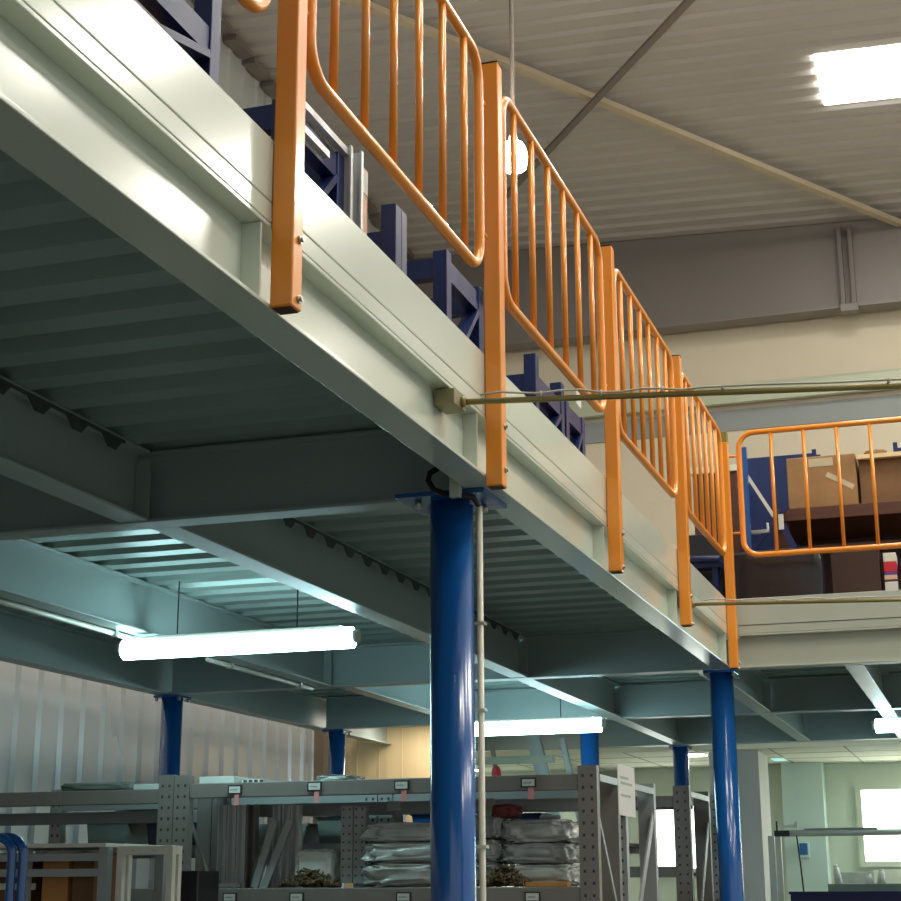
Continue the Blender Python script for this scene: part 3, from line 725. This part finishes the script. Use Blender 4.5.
# goods on the rear rack, dark shapes seen between the beams
for k, (x0, x1, z0, z1, mm, lab) in enumerate(((-3.2, -2.95, 1.802, 1.96, 'greybench', 'grey bin on the rear rack at the far left'), (-2.85, -2.55, 1.802, 1.93, 'black', 'black bin on the rear rack left of the wide post'),
        (-2.25, -1.95, 1.802, 1.9, 'plastic_dark', 'grey bin behind the steel profiles on the rear rack'), (-1.9, -1.66, 1.802, 1.93, 'greybench', 'grey bin on the rear rack behind the leaning bars'), (-1.4, -1.1, 1.802, 1.94, 'blue', 'blue bin on the rear rack behind the bundles'), (-1.05, -.75, 1.802, 1.93, 'navy', 'navy bin on the rear rack behind the column'))):
    t = thing('storage_bin', ((x0+x1)/2, 4.9, z0), lab, 'bin', 'bins on the rear rack')
    b = B(); b.prism([(x0+.02, z0), (x1-.02, z0), (x1, z1), (x0, z1)], 'y', 4.75, 5.1); b.build('body', M[mm], t, bevel=.004)
    b = B(); b.box(x0-.006, x1+.006, 4.744, 5.106, z1-.012, z1+.001); b.build('rim', M[mm], t)

# ------------------------------------------------------------------ left foreground: bench, white frame, trolley handles
t = thing('steel_bench', (-2.35, 3.1, 0), 'grey steel bench with pale top holding cardboard boxes', 'bench')
BX0, BX1, BY0, BY1 = -2.75, -2.05, 3.0, 3.5
b = B(); b.box(BX0, BX1, BY0-.01, BY1, 1.752, 1.768); b.build('bench_top', M['white'], t, bevel=.002)
for x in (BX0+.08, BX0+.30, BX1-.035):
    for yy in (BY0, BY1-.04):
        b = B(); b.box(x, x+.04, yy, yy+.04, 0, 1.75); b.build('leg', M['racklt'], t)
for zz in (1.70, 1.64, 1.30):
    b = B(); b.box(BX0, BX1, BY0+.005, BY0+.03, zz, zz+.03); b.build('rail', M['racklt'], t)
b = B(); b.box(BX0+.02, BX1-.02, BY0+.04, BY1-.04, 1.28, 1.30); b.build('shelf', M['shelf'], t)
for k, (x0, x1, mm, lab) in enumerate(((-2.62, -2.50, 'carddark', 'brown carton at the left inside the steel bench'), (-2.40, -2.28, 'orange_wood', 'tan carton in the middle of the steel bench'), (-2.26, -2.16, 'carddark', 'olive brown carton at the right inside the steel bench'))):
    strip('cardboard_box', x0, x1, 3.1, 3.4, 1.302, 1.735, mm, lab, 'box', .004, 'cartons inside the bench')
strip('white_ledge', -2.72, -2.42, 3.05, 3.09, 1.59, 1.615, 'white', 'white ledge strip inside the steel bench', 'ledge')
t = thing('white_stand', (-1.86, 3.0, 0), 'open white steel frame standing right of the bench', 'frame')
for x in (-2.005, -1.785):
    for yy in (3.0, 3.05):
        b = B(); b.box(x, x+.028, yy, yy+.028, 0, 1.755); b.build('leg', M['white'], t, bevel=.002)
for yy in (3.0, 3.05):
    b = B(); b.box(-1.977, -1.785, yy, yy+.028, 1.722, 1.755); b.build('rail', M['white'], t, bevel=.002)
for x in (-2.005, -1.785):
    b = B(); b.box(x, x+.028, 3.028, 3.05, 1.722, 1.755); b.build('rail', M['white'], t)
for x in (-1.93, -1.84):
    b = B(); b.tube([(x, 2.997, 1.738), (x, 3.0, 1.738)], .004, 8); b.build('screw', M['bolt'], t)
t = thing('black_bin', (-1.9, 3.6, 1.3), 'black bin seen through the open white frame', 'bin')
b = B(); b.box(-2.02, -1.90, 3.5, 3.7, 0, 1.665); b.build('body', M['black'], t, bevel=.006)
t = thing('hand_truck', (-1.85, 2.0, 0), 'blue hand truck with two bent tube handles at the left edge', 'hand truck')
for dx, dy in ((0, 0), (.03, .02)):
    x = -1.826+dx; y = 2.0+dy
    pts = [(x-.30, y, 1.762), (x-.10, y, 1.762)]+[(x-.06+.06*math.sin(a), y, 1.702+.06*math.cos(a)) for a in [PI/2*k/8 for k in range(9)]]+[(x, y, 1.5), (x, y, .12)]
    b = B(); b.tube(pts, .0155, 14); b.build('handle', M['blue'], t)
b = B(); b.box(-2.25, -1.70, 1.75, 2.35, .10, .14); b.build('platform', M['blue'], t)
for x in (-2.2, -1.76):
    b = B(); b.tube([(x, 1.85, .06), (x+.03, 1.85, .06)], .06, 18); b.build('wheel', M['black'], t)
    b = B(); b.tube([(x, 2.25, .06), (x+.03, 2.25, .06)], .06, 18); b.build('wheel', M['black'], t)

# ------------------------------------------------------------------ the lab beyond
b = B(); b.box(-6, 10, 13.0, 13.2, 0, 2.75); struct(b.build('wall_lab', M['labwall']), 'pale green wall of the room beyond the mezzanine')
b = B(); b.box(-6, 10, 11.02, 13.0, 2.70, 2.76)
b.mi = 1
for x in [-4.2+.62*k for k in range(14)]: b.box(x-.008, x+.008, 11.02, 13.0, 2.698, 2.7005)
for yy in (11.6, 12.2, 12.8): b.box(-6, 10, yy-.008, yy+.008, 2.698, 2.7005)
struct(b.build('ceiling_lab', [M['tile'], M['seam']]), 'pale tiled ceiling of the room beyond')
b = B(); b.box(-1.02, -.60, 11.25, 11.85, 0, 2.70); struct(b.build('pillar', M['pillar']), 'broad grey pillar right of the corner column')
b = B(); b.box(-.60, -.225, 12.75, 13.0, 0, 2.70); struct(b.build('pillar_lab', M['labpillar']), 'pale cyan pillar on the back wall beyond')
def window(x0, x1, z0, z1, name, label):
    t = bpy.data.objects.new(name, None); C.objects.link(t); t.location = (x0, 12.99, z0); LOC[t.name] = Vector((x0, 12.99, z0)); struct(t, label)
    b = B(); f = .05
    b.box(x0-f, x1+f, 12.95, 12.998, z1, z1+f); b.box(x0-f, x1+f, 12.95, 12.998, z0-f, z0); b.box(x0-f, x0, 12.95, 12.998, z0, z1); b.box(x1, x1+f, 12.95, 12.998, z0, z1)
    b.build('window_frame', M['labwall'], t)
    b = B(); b.box(x0, x1, 12.985, 12.997, z0, z1); b.build('window_pane', M['win'], t)
window(.10, 1.25, 1.80, 2.445, 'window_16', 'bright window on the wall beyond at the right')
window(-1.95, -1.2, 1.75, 2.33, 'window_17', 'bright window on the wall beyond behind the racks')
def labpanel(x0, x1, y0, y1, m, label):
    t = thing('ceiling_light', ((x0+x1)/2, (y0+y1)/2, 2.69), label, 'ceiling light')
    b = B(); b.box(x0-.02, x1+.02, y0-.02, y1+.02, 2.690, 2.6975); b.build('light_frame', M['white'], t)
    b = B(); b.box(x0, x1, y0, y1, 2.685, 2.6895); b.build('diffuser', M[m], t)
labpanel(-1.28, -1.08, 11.25, 11.5, 'labtube', 'small white ceiling light beside the farthest blue column')
labpanel(-.59, -.49, 12.0, 12.3, 'labcyan', 'cyan tinted ceiling light right of the grey pillar')
labpanel(1.3, 2.4, 11.6, 12.2, 'labtube', 'ceiling light of the room beyond, right of the view')
labpanel(-4.6, -3.5, 12.0, 12.6, 'labtube', 'ceiling light of the room beyond, behind the beige partition')
t = thing('wall_dispenser', (-.42, 12.74, 1.85), 'small blue and white dispenser on the pale cyan pillar', 'dispenser')
b = B(); b.box(-.475, -.375, 12.70, 12.748, 1.83, 1.97); b.build('body', M['labpillar'], t, bevel=.008)
b = B(); b.box(-.465, -.39, 12.69, 12.702, 1.86, 1.965); b.build('cover', M['hookblue'], t, bevel=.006)
# garment-style rail in front
t = thing('clamp_rail', (.2, 9.0, 0), 'horizontal pale rail on a post in front of the bright window', 'rail')
b = B(); b.tube([(-.15, 9.0, 1.945), (1.6, 9.0, 1.945)], .022, 14); b.build('rail', M['white'], t)
b = B(); b.box(-.20, -.165, 9.0, 9.035, 0, 1.93); b.build('post', M['white'], t)
b = B(); b.box(-.255, -.21, 9.0, 9.03, 0, 1.93); b.build('post', M['white'], t)
b = B(); b.box(-.205, -.10, 8.97, 9.0, 1.925, 1.965); b.build('clamp', M['frameblack'], t)
b = B(); b.box(-.19, -.178, 8.97, 8.985, 1.965, 2.03); b.build('pin', M['frameblack'], t)
b = B(); b.box(-.15, -.06, 8.975, 8.985, 1.985, 2.0); b.box(-.06, -.04, 8.97, 8.99, 1.975, 2.025); b.build('hook', M['paper'], t)
b = B(); b.box(.0, .5, 8.985, 9.015, 1.967, 1.978); b.build('slide', M['racklt'], t)
b = B(); b.tube([(-.05, 8.97, 1.93), (-.035, 8.97, 1.75), (-.02, 8.97, 1.5), (-.02, 8.97, .6)], .006, 6); tag(b.build('hanging_cord', M['blackcable'], loc=(-.05, 8.97, .6)), 'dark cord hanging from the pale rail', 'cord')
# bench with a navy front
t = thing('blue_partition', (.4, 8.6, 0), 'dark blue low partition at the bottom right', 'partition')
b = B(); b.box(-.07, 2.2, 8.6, 8.64, 0, 1.535); b.build('panel', M['blueline'], t)
b = B(); b.box(-.08, 2.2, 8.59, 8.65, 1.535, 1.552); b.build('top_edge', M['blueline'], t)
t = thing('lab_bench', (.8, 11.6, 0), 'grey green bench below the bright window', 'bench')
b = B(); b.box(-.12, 2.4, 11.6, 12.6, 1.50, 1.60); b.build('bench_top', M['greybench'], t)
b = B(); b.box(-.05, 2.3, 11.7, 12.5, 0, 1.5); b.build('body', M['greybench'], t)
strip('white_tray', .22, 1.5, 12.25, 12.5, 1.605, 1.72, 'white', 'white tray on the bench under the window', 'tray')
strip('clear_tray', -.1, .2, 12.2, 12.5, 1.605, 1.70, 'plastic', 'grey translucent tray at the left end of the bench', 'tray')
def bottle(x, y, z, h, lean, label):
    t = thing('wash_bottle', (x, y, z), label, 'bottle', 'white bottles on the bench')
    b = B(); b.tube([(x, y, z), (x+lean*h*.7, y, z+h*.7), (x+lean*h*.85, y, z+h*.85)], .035, 14, r1=.02); b.build('body', M['paper'], t)
    b = B(); b.tube([(x+lean*h*.85, y, z+h*.85), (x+lean*h, y, z+h)], .02, 10); b.build('cap', M['paper'], t)
bottle(-.03, 11.65, 1.602, .16, -.15, 'white bottle at the left end of the bench')
bottle(.22, 11.65, 1.602, .08, 0, 'tiny white bottle in the middle of the bench')
bottle(.32, 11.65, 1.602, .12, .05, 'slim white bottle on the bench')
bottle(.50, 11.65, 1.625, .17, .6, 'leaning white bottle at the right of the bench')
# stair frame seen right of the nearest column
t = thing('step_ladder', (-1.5, 9.2, 0), 'grey steel step ladder under the second fluorescent lamp', 'ladder')
b = B(); b.bar((-2.02, 9.2, 2.72), (-1.35, 9.2, 0), .10, .05, (0, 1, 0)); b.build('stile', M['racklt'], t)
b = B(); b.bar((-1.80, 9.25, 2.68), (-1.25, 9.25, 0), .04, .05, (0, 1, 0)); b.build('stile', M['racklt'], t)
b = B(); b.bar((-2.36, 9.2, 2.72), (-1.9, 9.2, 0), .03, .03, (0, 1, 0)); b.build('stile', M['rack'], t)
b = B(); b.bar((-2.52, 9.2, 2.62), (-2.2, 9.2, 0), .025, .03, (0, 1, 0)); b.build('stile', M['rack'], t)
b = B(); b.box(-2.65, -1.86, 9.16, 9.26, 2.495, 2.55); b.build('tread', M['bandgreen'], t)
b = B(); b.lump((-1.04, 5.0, 2.105), (.05, .05, .14), 3, .1, 2, 3, .9, 2.032); tag(b.build('red_knob', M['red'], loc=(-1.04, 5, 2.032)), 'small red knob standing on the rear rack top', 'knob')
b = B(); b.tube([(-1.0, 5.0, 2.07), (-.9, 5.02, 2.06), (-.78, 5.03, 2.06)], .027, 8); tag(b.build('blue_hose', M['navy'], loc=(-.9, 5, 2.032)), 'dark blue hose lying behind the rack top', 'hose')

# ------------------------------------------------------------------ light and camera
w = bpy.data.worlds.new('World'); S.world = w; w.use_nodes = True
bg = w.node_tree.nodes['Background']; bg.inputs[0].default_value = (.97, .98, .95, 1); bg.inputs[1].default_value = .58

cam = bpy.data.cameras.new('camera'); co = bpy.data.objects.new('camera', cam); C.objects.link(co)
R = ((.94850382, .31674279, -.0038097), (.08616705, -.24642132, .9653247), (-.30482085, .91594243, .26102436))
co.matrix_world = Matrix(((R[0][0], R[1][0], -R[2][0], 1.319456), (R[0][1], R[1][1], -R[2][1], -2.794952), (R[0][2], R[1][2], -R[2][2], 1.6), (0, 0, 0, 1)))
cam.sensor_width = 36; cam.sensor_fit = 'HORIZONTAL'; cam.lens = 36*1608.8/901; cam.clip_start = .05; cam.clip_end = 200
S.camera = co
S.view_settings.view_transform = 'Standard'; S.view_settings.look = 'None'; S.view_settings.gamma = 1; S.view_settings.use_curve_mapping = False
S.view_settings.exposure = 0.1
